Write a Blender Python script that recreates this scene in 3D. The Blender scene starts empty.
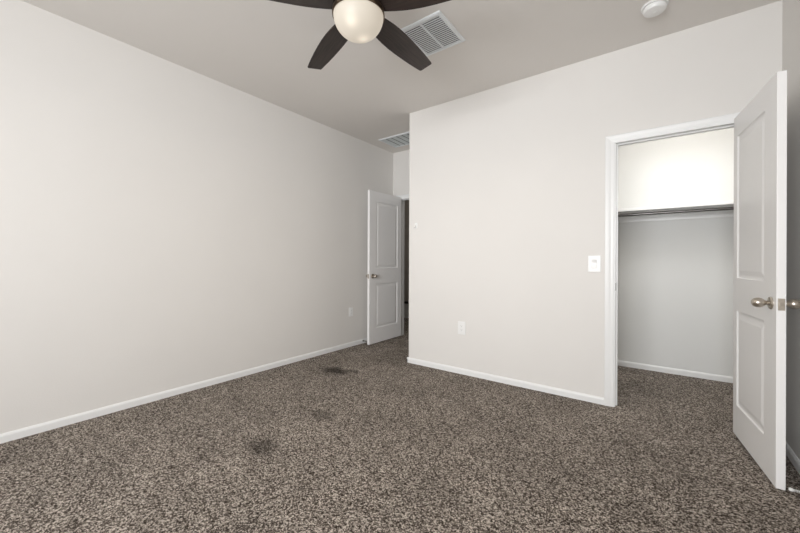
import bpy, bmesh, math, random
from mathutils import Matrix, Vector
random.seed(7)
SC = bpy.context.scene
COL = SC.collection
PI = math.pi

# ------------------------------------------------------------------ camera
cam_data = bpy.data.cameras.new('camera')
cam = bpy.data.objects.new('camera', cam_data)
COL.objects.link(cam)
cam_data.sensor_width = 36.0
cam_data.lens = 346.996 * 36.0 / 800.0
cam_data.clip_start = 0.05
F = Vector((-0.5955514, 0.8033172, 0.0))
R = Vector((0.8033116, 0.5955472, 0.0037428))
U = Vector((-0.0030067, -0.0022291, 0.9999930))
cam_data.shift_y = -5.732 / 800.0
m = Matrix.Identity(4)
for i in range(3):
    m[i][0] = R[i]; m[i][1] = U[i]; m[i][2] = -F[i]
m[2][3] = 1.1181
cam.matrix_world = m
SC.camera = cam

# ------------------------------------------------------------------ exposure, world, lights
vs = SC.view_settings
vs.view_transform = 'Standard'
vs.look = 'None'
vs.gamma = 1.0
vs.use_curve_mapping = False
vs.exposure = 0.09

world = bpy.data.worlds.new('world')
SC.world = world
world.use_nodes = True
world.node_tree.nodes['Background'].inputs[0].default_value = (0.75, 0.86, 1.0, 1)
world.node_tree.nodes['Background'].inputs[1].default_value = 1.2

def area_light(name, loc, direction, sx, sy, power, color, spread=PI):
    d = bpy.data.lights.new(name, 'AREA')
    d.shape = 'RECTANGLE'; d.size = sx; d.size_y = sy
    d.energy = power; d.color = color; d.spread = spread
    o = bpy.data.objects.new(name, d); COL.objects.link(o)
    o.location = loc
    o.rotation_euler = Vector(direction).to_track_quat('-Z', 'Y').to_euler()
    return o

# light from an assumed, unseen rear window, placed and aimed to brighten the walls
area_light('assumed_window_light', (-0.65, -2.43, 1.55), (-0.29, 1, 0.0), 1.9, 1.36, 97, (0.985, 0.99, 1.0), math.radians(125))
# ceiling lamp of the walk-in closet, just in front of the shelf
area_light('closet_lamp_light', (0.12, 3.44, 2.68), (0, 0.0, -1), 0.34, 0.34, 12.5, (1.0, 0.98, 0.95))
# added fill light, no known source, brightening the hall beyond the entry door
area_light('hall_fill_light', (-2.9, 4.9, 2.69), (0, 0, -1), 0.3, 0.3, 4.5, (1.0, 0.95, 0.88))

# ------------------------------------------------------------------ materials
def new_mat(name):
    mt = bpy.data.materials.new(name); mt.use_nodes = True
    nt = mt.node_tree
    return mt, nt, nt.nodes['Principled BSDF']

def simple(name, color, rough=0.5, metal=0.0, bump=0.0, bscale=200.0, coat=0.0, var=0.0):
    mt, nt, b = new_mat(name)
    b.inputs['Base Color'].default_value = (*color, 1)
    b.inputs['Roughness'].default_value = rough
    b.inputs['Metallic'].default_value = metal
    b.inputs['Coat Weight'].default_value = coat
    tc = nt.nodes.new('ShaderNodeTexCoord')
    if var > 0:
        n = nt.nodes.new('ShaderNodeTexNoise'); n.inputs['Scale'].default_value = 1.7
        n.inputs['Detail'].default_value = 4
        nt.links.new(tc.outputs['Object'], n.inputs['Vector'])
        r = nt.nodes.new('ShaderNodeValToRGB')
        r.color_ramp.elements[0].position = 0.3; r.color_ramp.elements[1].position = 0.7
        r.color_ramp.elements[0].color = (*[c * (1 - var) for c in color], 1)
        r.color_ramp.elements[1].color = (*[min(1, c * (1 + var * .5)) for c in color], 1)
        nt.links.new(n.outputs['Fac'], r.inputs['Fac'])
        nt.links.new(r.outputs['Color'], b.inputs['Base Color'])
    if bump > 0:
        n2 = nt.nodes.new('ShaderNodeTexNoise'); n2.inputs['Scale'].default_value = bscale
        n2.inputs['Detail'].default_value = 3
        nt.links.new(tc.outputs['Object'], n2.inputs['Vector'])
        bp = nt.nodes.new('ShaderNodeBump'); bp.inputs['Strength'].default_value = bump
        bp.inputs['Distance'].default_value = 0.002
        nt.links.new(n2.outputs['Fac'], bp.inputs['Height'])
        nt.links.new(bp.outputs['Normal'], b.inputs['Normal'])
    return mt

M_WALL = simple('wall_paint', (0.775, 0.755, 0.726), 0.62, bump=0.25, bscale=140, var=0.015)
M_CLOSET = simple('closet_paint', (0.755, 0.76, 0.745), 0.62, bump=0.25, bscale=140)
M_CEIL = simple('ceiling_paint', (0.78, 0.75, 0.715), 0.75, bump=0.3, bscale=110, var=0.01)
M_TRIM = simple('trim_paint', (0.84, 0.845, 0.84), 0.35)
M_DOOR = simple('door_paint', (0.89, 0.885, 0.88), 0.38, bump=0.06, bscale=300)
M_PLATE = simple('white_plastic', (0.86, 0.86, 0.85), 0.3)
M_VENT = simple('vent_enamel', (0.80, 0.83, 0.85), 0.4)
M_VENTDARK = simple('duct_dark', (0.17, 0.185, 0.20), 0.8)
M_FILTER = simple('register_blade', (0.66, 0.71, 0.72), 0.5)
M_NICKEL = simple('brushed_nickel', (0.56, 0.51, 0.45), 0.28, 1.0, bump=0.05, bscale=400)
M_DKMETAL = simple('dark_metal', (0.10, 0.09, 0.08), 0.35, 1.0)
M_BRONZE = simple('oiled_bronze', (0.17, 0.125, 0.085), 0.32, 0.9, bump=0.05, bscale=300)
M_CHROME = simple('closet_rod_steel', (0.16, 0.155, 0.15), 0.3, 1.0)
M_SLOT = simple('slot_dark', (0.08, 0.075, 0.07), 0.7)
M_GAP = simple('shadow_gap_plastic', (0.5, 0.5, 0.49), 0.5)
M_HALLDARK = simple('dark_stained_wood', (0.03, 0.025, 0.02), 0.5)
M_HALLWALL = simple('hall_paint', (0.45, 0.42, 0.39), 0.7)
M_RUBBER = simple('white_rubber', (0.88, 0.88, 0.86), 0.5)

def wood_mat():
    mt, nt, b = new_mat('dark_walnut')
    tc = nt.nodes.new('ShaderNodeTexCoord')
    mp = nt.nodes.new('ShaderNodeMapping'); mp.inputs['Scale'].default_value = (3, 60, 60)
    n = nt.nodes.new('ShaderNodeTexNoise'); n.inputs['Scale'].default_value = 2.2; n.inputs['Detail'].default_value = 6
    r = nt.nodes.new('ShaderNodeValToRGB')
    r.color_ramp.elements[0].color = (0.020, 0.013, 0.011, 1); r.color_ramp.elements[0].position = 0.3
    r.color_ramp.elements[1].color = (0.052, 0.034, 0.028, 1); r.color_ramp.elements[1].position = 0.72
    L = nt.links.new
    L(tc.outputs['Object'], mp.inputs['Vector']); L(mp.outputs['Vector'], n.inputs['Vector'])
    L(n.outputs['Fac'], r.inputs['Fac']); L(r.outputs['Color'], b.inputs['Base Color'])
    b.inputs['Roughness'].default_value = 0.42
    return mt
M_WOOD = wood_mat()

def glass_bowl_mat():
    # frosted alabaster glass lit from inside by two bulbs: glow falls off with distance from each bulb
    mt, nt, b = new_mat('lit_frosted_glass')
    tc = nt.nodes.new('ShaderNodeTexCoord')
    L = nt.links.new
    def glow(p, k, amp):
        d = nt.nodes.new('ShaderNodeVectorMath'); d.operation = 'DISTANCE'
        d.inputs[1].default_value = p
        L(tc.outputs['Object'], d.inputs[0])
        sq = nt.nodes.new('ShaderNodeMath'); sq.operation = 'POWER'; sq.inputs[1].default_value = 2
        L(d.outputs['Value'], sq.inputs[0])
        ml = nt.nodes.new('ShaderNodeMath'); ml.operation = 'MULTIPLY'; ml.inputs[1].default_value = -k
        L(sq.outputs[0], ml.inputs[0])
        ex = nt.nodes.new('ShaderNodeMath'); ex.operation = 'EXPONENT'
        L(ml.outputs[0], ex.inputs[0])
        am = nt.nodes.new('ShaderNodeMath'); am.operation = 'MULTIPLY'; am.inputs[1].default_value = amp
        L(ex.outputs[0], am.inputs[0])
        return am
    g1 = glow(BULB[0], 1100, 0.30); g2 = glow(BULB[1], 1100, 0.30)
    ad = nt.nodes.new('ShaderNodeMath'); L(g1.outputs[0], ad.inputs[0]); L(g2.outputs[0], ad.inputs[1])
    ad2 = nt.nodes.new('ShaderNodeMath'); ad2.inputs[1].default_value = 0.42
    L(ad.outputs[0], ad2.inputs[0])
    b.inputs['Base Color'].default_value = (0.30, 0.28, 0.245, 1)
    b.inputs['Roughness'].default_value = 0.5
    b.inputs['Emission Color'].default_value = (1.0, 0.88, 0.72, 1)
    L(ad2.outputs[0], b.inputs['Emission Strength'])
    return mt
BULB = [(0.032, -0.089, -0.085), (0.0166, 0.0215, -0.118)]
M_BOWL = glass_bowl_mat()

def pane_mat():
    mt, nt, b = new_mat('window_glass')
    out = nt.nodes['Material Output']
    tr = nt.nodes.new('ShaderNodeBsdfTransparent')
    gl = nt.nodes.new('ShaderNodeBsdfGlossy'); gl.inputs['Roughness'].default_value = 0.02
    mx = nt.nodes.new('ShaderNodeMixShader'); mx.inputs[0].default_value = 0.06
    nt.links.new(tr.outputs[0], mx.inputs[1]); nt.links.new(gl.outputs[0], mx.inputs[2])
    nt.links.new(mx.outputs[0], out.inputs['Surface'])
    return mt
M_PANE = pane_mat()

def carpet_mat():
    mt, nt, b = new_mat('frieze_carpet')
    L = nt.links.new
    tc = nt.nodes.new('ShaderNodeTexCoord')
    def noise(scale, detail=2, rough=0.6):
        n = nt.nodes.new('ShaderNodeTexNoise'); n.inputs['Scale'].default_value = scale
        n.inputs['Detail'].default_value = detail; n.inputs['Roughness'].default_value = rough
        L(tc.outputs['Object'], n.inputs['Vector']); return n
    # tufts: one random tone per cell, cells warped so they read as twisted yarn
    nw = noise(160, 2)
    wv = nt.nodes.new('ShaderNodeVectorMath'); wv.operation = 'SCALE'; wv.inputs['Scale'].default_value = 0.004
    L(nw.outputs['Color'], wv.inputs[0])
    av = nt.nodes.new('ShaderNodeVectorMath'); av.operation = 'ADD'
    L(tc.outputs['Object'], av.inputs[0]); L(wv.outputs[0], av.inputs[1])
    def cells(scale):
        v = nt.nodes.new('ShaderNodeTexVoronoi'); v.inputs['Scale'].default_value = scale
        L(av.outputs[0], v.inputs['Vector'])
        s = nt.nodes.new('ShaderNodeSeparateColor'); L(v.outputs['Color'], s.inputs[0])
        return v, s
    v1, s1 = cells(290)
    v2, s2 = cells(150)
    n1 = noise(260, 2)
    mx = nt.nodes.new('ShaderNodeMath'); mx.operation = 'MULTIPLY_ADD'; mx.inputs[1].default_value = 0.52
    L(s1.outputs[0], mx.inputs[0])
    m2 = nt.nodes.new('ShaderNodeMath'); m2.operation = 'MULTIPLY'; m2.inputs[1].default_value = 0.48
    L(s2.outputs[0], m2.inputs[0]); L(m2.outputs[0], mx.inputs[2])
    r = nt.nodes.new('ShaderNodeValToRGB')
    e = r.color_ramp.elements
    e[0].position = 0.25; e[0].color = (0.030, 0.022, 0.017, 1)
    e[1].position = 0.765; e[1].color = (0.64, 0.57, 0.50, 1)
    a = e.new(0.42); a.color = (0.098, 0.079, 0.065, 1)
    a = e.new(0.56); a.color = (0.225, 0.194, 0.166, 1)
    L(mx.outputs[0], r.inputs['Fac'])
    # traffic wear: broad soft tone variation
    nb = noise(2.3, 3, 0.55)
    rb = nt.nodes.new('ShaderNodeMapRange')
    rb.inputs['From Min'].default_value = 0.3; rb.inputs['From Max'].default_value = 0.7
    rb.inputs['To Min'].default_value = 0.84; rb.inputs['To Max'].default_value = 1.12
    L(nb.outputs['Fac'], rb.inputs['Value'])
    nb2 = noise(9, 2, 0.5)
    rb2 = nt.nodes.new('ShaderNodeMapRange')
    rb2.inputs['From Min'].default_value = 0.3; rb2.inputs['From Max'].default_value = 0.7
    rb2.inputs['To Min'].default_value = 0.90; rb2.inputs['To Max'].default_value = 1.08
    L(nb2.outputs['Fac'], rb2.inputs['Value'])
    wm = nt.nodes.new('ShaderNodeMath'); wm.operation = 'MULTIPLY'
    L(rb.outputs[0], wm.inputs[0]); L(rb2.outputs[0], wm.inputs[1])
    # stains with ragged edges: (x, y, half length x, half length y, strength)
    ns = noise(11, 3)
    cur = wm
    for (sx, sy, ax, ay, st) in STAINS:
        sub = nt.nodes.new('ShaderNodeVectorMath'); sub.operation = 'SUBTRACT'; sub.inputs[1].default_value = (sx, sy, 0)
        L(tc.outputs['Object'], sub.inputs[0])
        dv = nt.nodes.new('ShaderNodeVectorMath'); dv.operation = 'MULTIPLY'; dv.inputs[1].default_value = (1 / ax, 1 / ay, 0)
        L(sub.outputs[0], dv.inputs[0])
        ln = nt.nodes.new('ShaderNodeVectorMath'); ln.operation = 'LENGTH'; L(dv.outputs[0], ln.inputs[0])
        jit = nt.nodes.new('ShaderNodeMath'); jit.operation = 'MULTIPLY_ADD'
        jit.inputs[1].default_value = 1.5; L(ns.outputs['Fac'], jit.inputs[0]); L(ln.outputs['Value'], jit.inputs[2])
        mr = nt.nodes.new('ShaderNodeMapRange')
        mr.inputs['From Min'].default_value = 1.15; mr.inputs['From Max'].default_value = 1.9
        mr.inputs['To Min'].default_value = 1 - st; mr.inputs['To Max'].default_value = 1.0
        L(jit.outputs[0], mr.inputs['Value'])
        mu = nt.nodes.new('ShaderNodeMath'); mu.operation = 'MULTIPLY'
        L(cur.outputs[0], mu.inputs[0]); L(mr.outputs[0], mu.inputs[1]); cur = mu
    sc = nt.nodes.new('ShaderNodeVectorMath'); sc.operation = 'SCALE'
    L(r.outputs['Color'], sc.inputs[0]); L(cur.outputs[0], sc.inputs['Scale'])
    L(sc.outputs[0], b.inputs['Base Color'])
    b.inputs['Roughness'].default_value = 0.95
    b.inputs['Specular IOR Level'].default_value = 0.1
    bp = nt.nodes.new('ShaderNodeBump'); bp.inputs['Strength'].default_value = 0.7; bp.inputs['Distance'].default_value = 0.006
    L(mx.outputs[0], bp.inputs['Height']); L(bp.outputs['Normal'], b.inputs['Normal'])
    return mt
STAINS = [(-2.62, 2.44, 0.19, 0.10, 0.72), (-2.45, 2.53, 0.10, 0.05, 0.45), (-1.90, 1.19, 0.15, 0.10, 0.52),
          (-1.96, 1.67, 0.14, 0.09, 0.40), (-0.85, 1.45, 0.2, 0.15, 0.16), (-1.3, 0.75, 0.25, 0.2, 0.15), (-2.3, 3.0, 0.25, 0.2, 0.15)]
M_CARPET = carpet_mat()

# ------------------------------------------------------------------ mesh helpers
def add_box(bm, x0, x1, y0, y1, z0, z1):
    v = [bm.verts.new(p) for p in ((x0, y0, z0), (x1, y0, z0), (x1, y1, z0), (x0, y1, z0),
                                   (x0, y0, z1), (x1, y0, z1), (x1, y1, z1), (x0, y1, z1))]
    for f in ((3, 2, 1, 0), (4, 5, 6, 7), (0, 1, 5, 4), (1, 2, 6, 5), (2, 3, 7, 6), (3, 0, 4, 7)):
        bm.faces.new([v[i] for i in f])
    return v

def add_prism(bm, pts, z0, z1):
    lo = [bm.verts.new((x, y, z0)) for x, y in pts]
    hi = [bm.verts.new((x, y, z1)) for x, y in pts]
    n = len(pts)
    bm.faces.new(lo[::-1]); bm.faces.new(hi)
    for i in range(n):
        j = (i + 1) % n
        bm.faces.new((lo[i], lo[j], hi[j], hi[i]))

def add_sweep(bm, prof, a, b, out, up):
    """profile (outward, up) swept straight from a to b"""
    a = Vector(a); b = Vector(b); out = Vector(out); up = Vector(up)
    ra = [bm.verts.new(a + out * p + up * q) for p, q in prof]
    rb = [bm.verts.new(b + out * p + up * q) for p, q in prof]
    n = len(prof)
    for i in range(n):
        j = (i + 1) % n
        bm.faces.new((ra[i], rb[i], rb[j], ra[j]))
    bm.faces.new(ra); bm.faces.new(rb[::-1])

def add_lathe(bm, prof, mat=Matrix.Identity(4), seg=32):
    """profile (radius, height) turned about local z"""
    rings = []
    for r, h in prof:
        if r < 1e-6:
            rings.append([bm.verts.new(mat @ Vector((0, 0, h)))])
        else:
            rings.append([bm.verts.new(mat @ Vector((r * math.cos(2 * PI * k / seg), r * math.sin(2 * PI * k / seg), h))) for k in range(seg)])
    for A, B in zip(rings[:-1], rings[1:]):
        for k in range(seg):
            j = (k + 1) % seg
            if len(A) == 1 and len(B) == 1: continue
            if len(A) == 1: bm.faces.new((A[0], B[j], B[k]))
            elif len(B) == 1: bm.faces.new((A[k], A[j], B[0]))
            else: bm.faces.new((A[k], A[j], B[j], B[k]))
    if len(rings[0]) > 1: bm.faces.new(rings[0][::-1])
    if len(rings[-1]) > 1: bm.faces.new(rings[-1])

def add_tube(bm, pts, r, seg=10):
    pts = [Vector(p) for p in pts]
    rings = []
    for i, p in enumerate(pts):
        d = (pts[min(i + 1, len(pts) - 1)] - pts[max(i - 1, 0)]).normalized()
        a = d.orthogonal().normalized() if i == 0 else (prev - d * prev.dot(d)).normalized()
        prev = a; b = d.cross(a)
        rings.append([bm.verts.new(p + (a * math.cos(2 * PI * k / seg) + b * math.sin(2 * PI * k / seg)) * r) for k in range(seg)])
    for A, B in zip(rings[:-1], rings[1:]):
        for k in range(seg):
            j = (k + 1) % seg
            bm.faces.new((A[k], A[j], B[j], B[k]))
    bm.faces.new(rings[0][::-1]); bm.faces.new(rings[-1])

def obj(name, bm, mat, parent=None, smooth=False, bevel=0.0, seg=2, auto=None):
    bmesh.ops.recalc_face_normals(bm, faces=bm.faces)
    me = bpy.data.meshes.new(name); bm.to_mesh(me); bm.free()
    me.materials.append(mat)
    o = bpy.data.objects.new(name, me); COL.objects.link(o)
    if smooth:
        for p in me.polygons: p.use_smooth = True
        if auto:
            bm2 = bmesh.new(); bm2.from_mesh(me)
            for e in bm2.edges:
                if len(e.link_faces) == 2 and e.calc_face_angle(0) > math.radians(auto): e.smooth = False
            bm2.to_mesh(me); bm2.free()
    if bevel > 0:
        md = o.modifiers.new('bevel', 'BEVEL'); md.width = bevel; md.segments = seg
        md.limit_method = 'ANGLE'; md.angle_limit = math.radians(50)
    if parent: o.parent = parent
    return o

def boxes(name, lst, mat, parent=None, bevel=0.0):
    bm = bmesh.new()
    for b in lst: add_box(bm, *b)
    return obj(name, bm, mat, parent, bevel=bevel)

def tag(o, label=None, cat=None, group=None, kind=None):
    if label: o['label'] = label
    if cat: o['category'] = cat
    if group: o['group'] = group
    if kind: o['kind'] = kind
    return o

def struct(o, label=None, cat=None): return tag(o, label, cat, kind='structure')

def empty(name, loc, label, cat, rot=(0, 0, 0)):
    o = bpy.data.objects.new(name, None); COL.objects.link(o)
    o.empty_display_size = 0.1
    o.location = loc; o.rotation_euler = rot
    return tag(o, label, cat)

# ------------------------------------------------------------------ room dimensions
WT = 0.115
XL, XR, YC, XE, YF, H = -3.205, 0.617, 3.1284, -2.2026, 4.144, 2.74
YR = -2.3           # rear wall, behind the camera
YB = 4.411           # back of the walk-in closet
CLX = -1.75          # left side of the closet
OX0, OX1, OZ = -0.276, 0.452, 2.050    # rough opening of the closet
EX0, EX1 = -3.095, -2.318             # rough opening of the bedroom entry
YH = 5.55            # hall end

# ------------------------------------------------------------------ structure
struct(boxes('floor', [(-4.8, 1.0, YR - .2, YH + .2, -0.1, 0.0)], M_CARPET), 'speckled brown frieze carpet with dark stains covering the bedroom floor', 'carpet')
struct(boxes('ceiling', [(-4.8, 1.0, YR - .2, YH + .2, H, H + .1)], M_CEIL), 'flat off white painted bedroom ceiling', 'ceiling')
struct(boxes('wall_left', [(XL - .15, XL, YR - .15, YF + WT, 0, H)], M_WALL), 'long blank greige wall on the left of the room', 'wall')
struct(boxes('wall_right', [(XR, XR + WT, YR - .15, YB + .15, 0, H)], M_WALL), 'greige wall behind the open closet door', 'wall')

# closet wall with rounded drywall corner, turning back into the entry alcove
bm = bmesh.new()
rc = 0.014
pts = [(OX0, YC), (OX0, YC + WT), (XE + WT, YC + WT), (XE + WT, YF), (XE, YF)]
for k in range(7):
    a = PI + k / 6 * PI / 2
    pts.append((XE + rc + rc * math.cos(a), YC + rc + rc * math.sin(a)))
add_prism(bm, pts, 0, H)
add_box(bm, OX0, OX1, YC, YC + WT, OZ, H)
add_box(bm, OX1, XR, YC, YC + WT, 0, H)
struct(obj('wall_closet', bm, M_WALL), 'greige wall holding the closet doorway and turning into the alcove', 'wall')
struct(boxes('wall_alcove', [(XL, EX0, YF, YF + WT, 0, H), (EX0, EX1, YF, YF + WT, OZ, H), (EX1, CLX + .3, YF, YF + WT, 0, H)], M_WALL),
       'short wall at the alcove end above the bedroom entry', 'wall')
struct(boxes('wall_closet_back', [(CLX - .1, XR, YB, YB + .1, 0, H)], M_CLOSET), 'back wall inside the walk-in closet', 'wall')
struct(boxes('wall_closet_side', [(CLX - .1, CLX, YC + WT, YF, 0, H), (CLX - .1 + .4, CLX + .4, YF + WT, YB, 0, H)], M_CLOSET))
# rear wall with an assumed, unseen window shaped for the room light
WX0, WX1, WZ0, WZ1 = -1.65, 0.35, 0.85, 2.25
struct(boxes('wall_rear', [(XL, WX0, YR - WT, YR, 0, H), (WX1, XR, YR - WT, YR, 0, H), (WX0, WX1, YR - WT, YR, 0, WZ0), (WX0, WX1, YR - WT, YR, WZ1, H)], M_WALL))
# hall beyond the entry
struct(boxes('wall_hall_end', [(-4.7, 0.9, YH, YH + .1, 0, H)], M_HALLWALL), 'dim hall wall seen through the bedroom entry gap', 'wall')
struct(boxes('wall_hall_left', [(-4.7, -4.6, YF + WT, YH, 0, H), (-4.7, XL - .15, YF, YF + WT, 0, H)], M_HALLWALL))
struct(boxes('wall_hall_right', [(-1.2, -1.1, YB + .1, YH, 0, H)], M_HALLWALL))

# window frames, one builder: local x along the wall, y out of the room
def window(name, w, z0, z1, mw):
    fw = 0.045
    bm = bmesh.new()
    y0, y1 = 0.035, 0.085
    h = w / 2
    for b in ((-h, -h + fw, y0, y1, z0, z1), (h - fw, h, y0, y1, z0, z1), (-h + fw, h - fw, y0, y1, z0, z0 + fw),
              (-h + fw, h - fw, y0, y1, z1 - fw, z1), (-.025, .025, y0, y1, z0 + fw, z1 - fw)):
        add_box(bm, *b)
    win = struct(obj(name, bm, M_TRIM, bevel=0.003))
    for a, c in ((-h + fw, -.025), (.025, h - fw)):
        boxes('pane', [(a, c, .058, .062, z0 + fw, z1 - fw)], M_PANE, win)
    boxes('window_sill', [(-h - .03, h + .03, -.03, .034, z0 - .02, z0)], M_TRIM, win, bevel=.004)
    win.matrix_world = mw
window('window_1', WX1 - WX0, WZ0, WZ1, Matrix.Translation(((WX0 + WX1) / 2, YR, 0)) @ Matrix.Rotation(PI, 4, 'Z'))

# baseboards -------------------------------------------------------------
BH = 0.056
BP = [(0, 0), (0.012, 0), (0.012, BH * .72), (0.009, BH * .86), (0.005, BH * .96), (0.0, BH)]
def baseboard(name, runs, label=None):
    bm = bmesh.new()
    for a, b, out in runs:
        add_sweep(bm, BP, (a[0], a[1], 0), (b[0], b[1], 0), (out[0], out[1], 0), (0, 0, 1))
    return struct(obj(name, bm, M_TRIM), label, 'baseboard')
CW = 0.062
baseboard('baseboard_left', [((XL, YR), (XL, YF), (1, 0))], 'white baseboard along the long left wall')
baseboard('baseboard_closet_wall', [((XE - .012, YC), (OX0 + .012 - CW, YC), (0, -1)), ((XE, YC - .012), (XE, YF - .014), (-1, 0))],
          'white baseboard under the closet wall and around its corner')
baseboard('baseboard_right', [((XR, YR), (XR, YC), (-1, 0))], 'white baseboard behind the open closet door')
baseboard('baseboard_closet_back', [((CLX + .4, YB), (XR, YB), (0, -1))], 'white baseboard inside the walk-in closet')
baseboard('baseboard_rear', [((XL + .012, YR), (XR - .012, YR), (0, 1))])
baseboard('baseboard_hall', [((-4.6, YH), (-1.2, YH), (0, -1))])

# door casings and jambs ---------------------------------------------------
CP = [(0, 0), (0.007, 0.0), (0.009, 0.006), (0.010, 0.022), (0.0135, 0.034), (0.0155, 0.050), (0.0155, 0.058), (0.012, CW), (0, CW)]
def casing(name, x0, x1, ztop, y, label):
    """three mitred lengths; profile: (out of wall, away from opening)"""
    bm = bmesh.new()
    path = [(x0, 0.0), (x0, ztop), (x1, ztop), (x1, 0.0)]
    offs = [(-1, 0), (-1, 1), (1, 1), (1, 0)]
    rings = []
    for (px, pz), (ox, oz) in zip(path, offs):
        rings.append([bm.verts.new((px + ox * q, y - p, pz + oz * q)) for p, q in CP])
    n = len(CP)
    for A, B in zip(rings[:-1], rings[1:]):
        for i in range(n):
            j = (i + 1) % n
            bm.faces.new((A[i], B[i], B[j], A[j]))
    bm.faces.new(rings[0]); bm.faces.new(rings[-1][::-1])
    return struct(obj(name, bm, M_TRIM), label, 'door casing')
def jamb(name, x0, x1, ztop, ya, yb, label):
    t = 0.018
    s = 0.011
    ys = ya + .04
    return struct(boxes(name, [(x0, x0 + t, ya, yb, 0, ztop), (x1 - t, x1, ya, yb, 0, ztop), (x0 + t, x1 - t, ya, yb, ztop - t, ztop),
                               (x0 + t, x0 + t + s, ys, ys + .03, 0, ztop - t), (x1 - t - s, x1 - t, ys, ys + .03, 0, ztop - t),
                               (x0 + t + s, x1 - t - s, ys, ys + .03, ztop - t - s, ztop - t)], M_TRIM), label, 'door frame')
casing('trim_1', OX0 + .010, OX1 - .010, OZ - .022, YC, 'white moulded casing around the closet doorway')
closet_jamb = jamb('trim_2', OX0, OX1, OZ, YC, YC + WT, 'white jamb lining the closet doorway')
casing('trim_3', EX0 + .010, EX1 - .010, OZ - .022, YF, 'white moulded casing around the bedroom entry')
jamb('trim_4', EX0, EX1, OZ, YF, YF + WT, 'white jamb lining the bedroom entry')
# strike plate on the latch side of the closet jamb
sp = boxes('strike_plate', [(OX0 + .018, OX0 + .0195, YC + .006, YC + .034, 0.895, 0.953)], M_DKMETAL, closet_jamb)
sp['label'] = 'dark metal strike plate'
# dark ledge, pale boarding below it and thin rails on the hall wall
struct(boxes('trim_5', [(-4.6, -1.25, YH - .05, YH, 0.285, 0.32)], M_HALLDARK), 'dark ledge crossing the hall wall beyond the entry gap', 'ledge')
struct(boxes('trim_6', [(-4.6, -1.25, YH - .014, YH, 1.81, 1.84), (-4.6, -1.25, YH - .014, YH, 1.60, 1.625), (-4.6, -1.25, YH - .014, YH, 0.90, 0.925)], M_HALLWALL))
struct(boxes('trim_7', [(-4.6, -1.25, YH - .013, YH, 0.06, 0.285)], M_TRIM))

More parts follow.
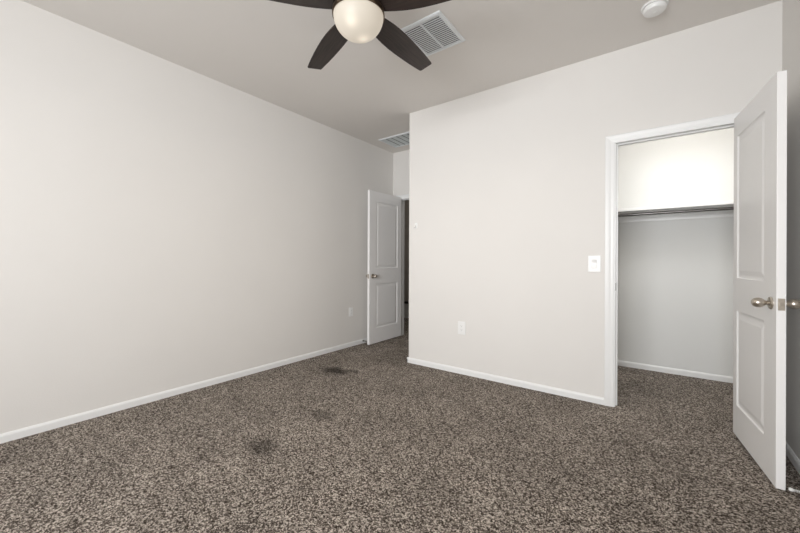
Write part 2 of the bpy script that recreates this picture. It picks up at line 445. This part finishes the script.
# ------------------------------------------------------------------ two panel doors
def door(name, A, d, w, label, knob_mat, sl, sr, z0=0.012, h=2.038, th=0.035):
    """A: latch-side bottom corner on the slab's middle plane, d: direction latch -> hinge"""
    bm = bmesh.new()
    xs = [0, sl, w - sr, w]
    zs = [0, 0.198, 0.798, 1.004, 1.906, h]
    steps = [(0, 0), (0.006, -0.0065), (0.014, -0.0085), (0.022, -0.0085), (0.046, -0.0025), (0.050, -0.002)]
    for side in (1, -1):
        y = side * th / 2
        for i in range(3):
            for k in range(5):
                x0, x1, q0, q1 = xs[i], xs[i + 1], zs[k], zs[k + 1]
                if i == 1 and k in (1, 3):
                    prev = None
                    for off, dep in steps:
                        yy = y + side * dep
                        ring = [bm.verts.new(p) for p in ((x0 + off, yy, q0 + off), (x1 - off, yy, q0 + off), (x1 - off, yy, q1 - off), (x0 + off, yy, q1 - off))]
                        if prev:
                            for a in range(4):
                                b = (a + 1) % 4
                                bm.faces.new((prev[a], prev[b], ring[b], ring[a]))
                        prev = ring
                    bm.faces.new(prev)
                else:
                    bm.faces.new([bm.verts.new(p) for p in ((x0, y, q0), (x1, y, q0), (x1, y, q1), (x0, y, q1))])
    for a, b in zip(zs[:-1], zs[1:]):
        for x in (0, w):
            bm.faces.new([bm.verts.new(p) for p in ((x, -th / 2, a), (x, th / 2, a), (x, th / 2, b), (x, -th / 2, b))])
    for a, b in zip(xs[:-1], xs[1:]):
        for z in (0, h):
            bm.faces.new([bm.verts.new(p) for p in ((a, -th / 2, z), (b, -th / 2, z), (b, th / 2, z), (a, th / 2, z))])
    bmesh.ops.remove_doubles(bm, verts=bm.verts, dist=1e-5)
    o = obj(name, bm, M_DOOR, bevel=0.0025)
    o.modifiers['bevel'].angle_limit = math.radians(80)
    d = Vector((d[0], d[1], 0)).normalized()
    yl = Vector((0, 0, 1)).cross(d)
    mw = Matrix.Identity(4)
    for i in range(3):
        mw[i][0] = d[i]; mw[i][1] = yl[i]
    mw[0][3] = A[0]; mw[1][3] = A[1]; mw[2][3] = z0
    o.matrix_world = mw
    struct(o, label, 'door')
    # knobs, one on each face, with a rosette each
    kx, kz = 0.064, 0.900
    for side in (1, -1):
        M = Matrix.Translation((kx, side * th / 2, kz)) @ Matrix.Rotation(-side * PI / 2, 4, 'X')
        kb = bmesh.new()
        add_lathe(kb, [(0.0095, 0.004), (0.0095, 0.014), (0.011, 0.020), (0.017, 0.026), (0.0225, 0.034), (0.0250, 0.043),
                       (0.0245, 0.052), (0.0215, 0.061), (0.016, 0.068), (0.009, 0.072), (0.0, 0.073)], M, 28)
        kn = obj('door_knob', kb, knob_mat, o, smooth=True)
        kn['label'] = 'brushed nickel egg shaped knob'
        rb = bmesh.new()
        add_lathe(rb, [(0.032, 0.0), (0.032, 0.003), (0.029, 0.0065), (0.021, 0.009), (0.012, 0.010), (0.0, 0.010)], M, 28)
        obj('rosette', rb, knob_mat, kn, smooth=True, auto=40)
    # latch plate with its bolt on the door edge
    lp = boxes('latch_plate', [(-0.0015, 0.001, -0.0125, 0.0125, kz - .029, kz + .029)], knob_mat, o)
    lp['label'] = 'brushed nickel latch plate'
    lb = bmesh.new()
    add_prism(lb, [(-0.001, -0.006), (-0.011, -0.006), (-0.004, 0.006), (-0.001, 0.006)], kz - .008, kz + .008)
    obj('latch_bolt', lb, knob_mat, lp)
    for zz in (0.23, 1.02, 1.80):
        hb = bmesh.new()
        add_lathe(hb, [(0.006, 0), (0.006, 0.09)], Matrix.Translation((w + .004, -HINGE[name] * (th / 2 - .002), zz)), 12)
        obj('hinge', hb, M_NICKEL, o, smooth=True, auto=40)
    return o
HINGE = {'door_1': 1, 'door_2': -1}
dv = Vector((-0.070, 0.657)).normalized()
off = Vector((dv.y, -dv.x)) * 0.0175
door('door_1', (0.4685 + off.x, 2.4595 + off.y), dv, 0.656, 'white two panel closet door standing open toward the right wall', M_NICKEL, 0.148, 0.068)
dv2 = Vector((-0.006, 0.73)).normalized()
door('door_2', (-3.0515, 3.419), dv2, 0.713, 'white two panel bedroom entry door standing open along the left wall', M_NICKEL, 0.135, 0.095)

# ------------------------------------------------------------------ closet fittings
sh = bmesh.new(); SY = 4.09; SZ = 1.650
add_box(sh, CLX + .4, XR, SY, YB, SZ - .034, SZ)
o = obj('closet_shelf', sh, M_TRIM, bevel=.003)
tag(o, 'white shelf spanning the walk-in closet above the rod', 'shelf')
boxes('cleat', [(CLX + .4, XR, YB - .018, YB, SZ - .115, SZ - .034)], M_TRIM, o, bevel=.002)
bm = bmesh.new()
add_tube(bm, [(CLX + .4, SY + .045, SZ - .066), (XR, SY + .045, SZ - .066)], 0.0135, 16)
tag(obj('closet_rod', bm, M_CHROME, smooth=True, auto=40), 'thin dark metal hanging rod under the white closet shelf', 'closet rod')

# ------------------------------------------------------------------ ceiling fan
HUBX, HUBY = -1.292, 1.361
ZB = 2.475
fan = empty('ceiling_fan', (HUBX, HUBY, H), 'bronze ceiling fan with five dark wood blades and a lit glass bowl', 'ceiling fan')
def L_(z): return z - H
bm = bmesh.new()
add_lathe(bm, [(0.0, -0.0), (0.075, 0.0), (0.078, -0.012), (0.072, -0.045), (0.055, -0.062), (0.03, -0.068), (0.0, -0.068)], seg=40)
obj('canopy', bm, M_BRONZE, fan, smooth=True, auto=35)
bm = bmesh.new()
add_lathe(bm, [(0.022, -0.06), (0.022, L_(2.615))], seg=24)
obj('downrod', bm, M_BRONZE, fan, smooth=True, auto=35)
bm = bmesh.new()
add_lathe(bm, [(0.0, L_(2.63)), (0.06, L_(2.625)), (0.110, L_(2.60)), (0.135, L_(2.56)), (0.1385, L_(2.50)), (0.1385, L_(2.495)), (0.130, L_(2.492)), (0.110, L_(2.490)),
               (0.0, L_(2.490))], seg=64)
obj('motor_housing', bm, M_BRONZE, fan, smooth=True, auto=35)
ZR = 2.430
bm = bmesh.new()
add_lathe(bm, [(0.0, L_(2.460)), (0.120, L_(2.460)), (0.1385, L_(2.454)), (0.1405, L_(ZR + .003)), (0.1395, L_(ZR - .004)), (0.1365, L_(ZR - .005)), (0.1345, L_(ZR)), (0.0, L_(ZR))], seg=64)
obj('light_fitter', bm, M_BRONZE, fan, smooth=True, auto=35)
bm = bmesh.new()
R0, D0 = 0.1335, 0.120
prof = [(R0 * math.cos(t), -D0 * math.sin(t)) for t in [k / 18 * PI / 2 for k in range(18)]] + [(0.0, -D0)]
add_lathe(bm, prof, seg=64)
bowl = obj('light_bowl', bm, M_BOWL, fan, smooth=True)
bowl.location = (0, 0, L_(ZR) - .0005)
bowl['label'] = 'lit frosted glass bowl'
# blade: pitched paddle, wide near the hub, narrowing to a square tip
def blade_mesh():
    bm = bmesh.new()
    st = [(0.105, .048, .048), (0.14, .056, .056), (0.18, .064, .063), (0.22, .0705, .069), (0.27, .0755, .0725), (0.33, .0775, .0735), (0.40, .0755, .071), (0.47, .071, .067), (0.54, .065, .0615), (0.60, .058, .055), (0.645, .052, .050), (0.656, .044, .046)]
    th = 0.007
    rings = []
    pitch = math.radians(-9)
    for r, a, b in st:
        ring = []
        for y, z in ((a, th / 2), (-b, th / 2), (-b, -th / 2), (a, -th / 2)):
            ring.append(bm.verts.new((r + (0.006 if y > 0 else 0), y * math.cos(pitch), z + y * math.sin(pitch) - 0.039 * r)))
        rings.append(ring)
    for A, B in zip(rings[:-1], rings[1:]):
        for i in range(4):
            j = (i + 1) % 4
            bm.faces.new((A[i], A[j], B[j], B[i]))
    bm.faces.new(rings[0]); bm.faces.new(rings[-1][::-1])
    return bm
def arm_mesh():
    bm = bmesh.new()
    add_prism(bm, [(0.06, -.03), (0.13, -.026), (0.19, -.030), (0.215, -.014), (0.215, .014), (0.19, .030), (0.13, .026), (0.06, .03)], 0.005, 0.011)
    bmesh.ops.rotate(bm, verts=bm.verts, cent=(0, 0, 0), matrix=Matrix.Rotation(math.radians(-9), 3, 'X'))
    return bm
b0 = obj('blade', blade_mesh(), M_WOOD, fan, bevel=.002)
a0 = obj('blade_arm', arm_mesh(), M_BRONZE, b0, bevel=.001)
for k in range(5):
    if k == 0: bl = b0
    else:
        bl = b0.copy(); COL.objects.link(bl); bl.parent = fan
        ar = a0.copy(); COL.objects.link(ar); ar.parent = bl
    bl.location = (0, 0, L_(ZB))
    bl.rotation_euler = (0, 0, math.radians(88.9 + 72 * k))
# lamp light of the fan
pl = bpy.data.lights.new('fan_lamp_light', 'AREA'); pl.shape = 'DISK'; pl.size = 0.2; pl.energy = 6; pl.color = (1.0, 0.85, 0.67)
plo = bpy.data.objects.new('fan_lamp_light', pl); COL.objects.link(plo); plo.location = (HUBX, HUBY, ZR - 0.125)

# ------------------------------------------------------------------ ceiling vents
def grille(name, x0, x1, y0, y1, fw, label, cat):
    t = empty(name, ((x0 + x1) / 2, (y0 + y1) / 2, H), label, cat)
    cx, cy = (x0 + x1) / 2, (y0 + y1) / 2
    hx, hy = (x1 - x0) / 2, (y1 - y0) / 2
    bm = bmesh.new()
    prof = [(0, 0), (0, -.004), (.005, -.009), (fw - .004, -.012), (fw, -.010), (fw, 0)]
    rings = []
    for sx, sy in ((-1, -1), (1, -1), (1, 1), (-1, 1)):
        rings.append([bm.verts.new((sx * (hx - p), sy * (hy - p), z)) for p, z in prof])
    for a in range(4):
        A, B = rings[a], rings[(a + 1) % 4]
        for i in range(len(prof)):
            j = (i + 1) % len(prof)
            bm.faces.new((A[i], B[i], B[j], A[j]))
    obj('frame', bm, M_VENT, t)
    return t, hx - fw, hy - fw
vent, ix, iy = grille('return_vent', -1.470, -1.135, 1.950, 2.330, .025, 'square white louvered vent on the ceiling beside the fan', 'vent')
boxes('duct_backing', [(-ix, ix, -iy, iy, -.0015, -.0005)], M_VENTDARK, vent)
boxes('divider', [(-.006, .006, -iy, iy, -.013, -.003)], M_VENT, vent)
n = 17
s0 = None
for k in range(n):
    if s0 is None:
        bm = bmesh.new()
        c, s = math.cos(math.radians(14)), math.sin(math.radians(14))
        w, tk = .0072, .0008
        q = [(-w * c, -w * s), (w * c, w * s)]
        for sy in (0,):
            v = [bm.verts.new((sx * ix, p[0], p[1] - .007 + dz)) for sx in (-1, 1) for p in q for dz in (-tk, tk)]
        idx = [(0, 1, 3, 2), (4, 6, 7, 5), (0, 4, 5, 1), (2, 3, 7, 6), (1, 5, 7, 3), (0, 2, 6, 4)]
        for f in idx: bm.faces.new([v[i] for i in f])
        s0 = obj('slat', bm, M_VENT, vent); o = s0
    else:
        o = s0.copy(); COL.objects.link(o); o.parent = vent
    o.location = (0, -iy + (k + .5) * 2 * iy / n, 0)

reg, ix, iy = grille('supply_vent', -3.010, -2.450, 3.560, 3.945, .026, 'white ceiling register in the alcove above the entry door', 'vent')
boxes('duct_backing', [(-ix, ix, -iy, iy, -.0015, -.0005)], M_VENTDARK, reg)
n = 6
s0 = None
for k in range(n):
    if s0 is None:
        bm = bmesh.new()
        w = ix / n * .90
        v = [bm.verts.new((p[0], sy * iy, p[1] + dz)) for sy in (-1, 1) for p in ((-w, -.005), (w, -.009)) for dz in (-.0008, .0008)]
        for f in [(0, 1, 3, 2), (4, 6, 7, 5), (0, 4, 5, 1), (2, 3, 7, 6), (1, 5, 7, 3), (0, 2, 6, 4)]: bm.faces.new([v[i] for i in f])
        s0 = obj('slat', bm, M_FILTER, reg); o = s0
    else:
        o = s0.copy(); COL.objects.link(o); o.parent = reg
    o.location = (-ix + (k + .5) * 2 * ix / n, 0, 0)

# ------------------------------------------------------------------ smoke detector
sd = empty('smoke_detector', (-0.018, 2.722, H), 'round white smoke detector on the ceiling at top right', 'smoke detector')
bm = bmesh.new(); add_lathe(bm, [(0.0, 0.0), (0.072, 0.0), (0.072, -.008), (0.069, -.012), (0.0, -.012)], seg=48)
obj('base', bm, M_PLATE, sd, smooth=True, auto=35)
bm = bmesh.new(); add_lathe(bm, [(0.058, -.011), (0.0585, -.016), (0.063, -.020), (0.0625, -.028), (0.056, -.038), (0.040, -.043), (0.018, -.045), (0.0, -.045)], seg=48)
obj('cover', bm, M_PLATE, sd, smooth=True, auto=35)
bm = bmesh.new(); add_lathe(bm, [(0.012, -.044), (0.012, -.047), (0.010, -.048), (0.0, -.048)], Matrix.Translation((0.0, 0.0, 0)), 24)
obj('test_button', bm, M_PLATE, sd, smooth=True, auto=35)

# ------------------------------------------------------------------ switch, outlets, hook
def wall_frame(x, z): return Matrix.Translation((x, YC, z))
sw = empty('light_switch', (-0.400, YC, 1.100), 'white rocker light switch beside the closet doorway casing', 'light switch')
bm = bmesh.new(); add_box(bm, -.045, .045, -.006, 0, -.065, .065); obj('wall_plate', bm, M_PLATE, sw, bevel=.003)
bm = bmesh.new()
add_prism(bm, [(-.0, -.0335), (-.0085, -.0335), (-.0045, .0), (-.0095, .0335), (0, .0335)], -.0165, .0165)
for v in bm.verts: v.co = Vector((v.co.z, v.co.x, v.co.y))
obj('rocker', bm, M_PLATE, sw, bevel=.0008)
bm = bmesh.new()
for z in (-.0345, .0335): add_box(bm, -.0175, .0175, -.0064, -.0055, z, z + .001)
for x in (-.0175, .0165): add_box(bm, x, x + .001, -.0064, -.0055, -.0345, .0345)
obj('rocker_gap', bm, M_GAP, sw)

def outlet(name, loc, rot, label, w=.072, h=.117):
    t = empty(name, loc, label, 'outlet', (0, 0, rot))
    bm = bmesh.new(); add_box(bm, -w / 2, w / 2, -.0055, 0, -h / 2, h / 2); obj('wall_plate', bm, M_PLATE, t, bevel=.003)
    for z in (.0195, -.0195):
        bm = bmesh.new()
        pts = [(.0172 * math.cos(a), max(-.0135, min(.0135, .0172 * math.sin(a)))) for a in [2 * PI * k / 24 for k in range(24)]]
        add_prism(bm, pts, 0.0, 0.0085)
        for v in bm.verts: v.co = Vector((v.co.x, -v.co.z, v.co.y + z))
        rcp = obj('receptacle', bm, M_PLATE, t)
        bm = bmesh.new()
        add_box(bm, -.0075, -.0055, -.0088, -.0084, z - .002, z + .006)
        add_box(bm, .0055, .0075, -.0088, -.0084, z - .001, z + .006)
        add_box(bm, -.002, .002, -.0088, -.0084, z - .009, z - .005)
        obj('slots', bm, M_SLOT, rcp)
    return t
outlet('wall_outlet', (-1.554, YC, .455), 0, 'white duplex outlet low on the closet wall', .082, .128)
outlet('wall_outlet', (XL, 3.250, .452), PI / 2, 'white duplex outlet low on the left wall near the entry door')

hk = empty('wall_hook', (-2.103, YC, 1.50), 'tiny white hook on the closet wall near its left corner', 'hook')
bm = bmesh.new(); add_box(bm, -.016, .016, -.004, 0, -.028, .028); obj('back_plate', bm, M_PLATE, hk, bevel=.0015)
bm = bmesh.new(); add_tube(bm, [(0, -.003, .004), (0, -.012, -.010), (0, -.020, -.020), (0, -.028, -.020), (0, -.032, -.010)], .0038, 10)
obj('hook_arm', bm, M_PLATE, hk, smooth=True)

# ------------------------------------------------------------------ spring door stops
def doorstop(loc, dirx, length, label, mat, tipmat, springmat):
    t = empty('door_stop', loc, label, 'door stop')
    t.rotation_euler = (0, 0, 0 if dirx > 0 else PI)
    Mx = Matrix.Rotation(PI / 2, 4, 'Y')
    bm = bmesh.new(); add_lathe(bm, [(0.011, 0), (0.011, .003), (0.007, .006), (0.005, .012), (0, .012)], Mx, 16)
    obj('mount', bm, mat, t, smooth=True, auto=35)
    bm = bmesh.new()
    N = 14 * 12
    add_tube(bm, [(.008 + (length - .02) * k / N, .0052 * math.cos(2 * PI * k / 12), .0052 * math.sin(2 * PI * k / 12)) for k in range(N + 1)], .0013, 6)
    obj('spring', bm, springmat, t, smooth=True)
    bm = bmesh.new(); add_lathe(bm, [(0.0, length - .016), (0.0075, length - .015), (0.0085, length - .006), (0.006, length), (0.0, length + .0005)], Mx, 16)
    obj('rubber_tip', bm, tipmat, t, smooth=True)
doorstop((XR - .012, 2.456, .028), -1, .094, 'small white tipped spring door stop on the right baseboard behind the closet door', M_NICKEL, M_RUBBER, M_PLATE)
doorstop((XL + .012, 3.475, .034), 1, .105, 'small dark spring door stop on the left baseboard behind the entry door', M_DKMETAL, M_DKMETAL, M_DKMETAL)
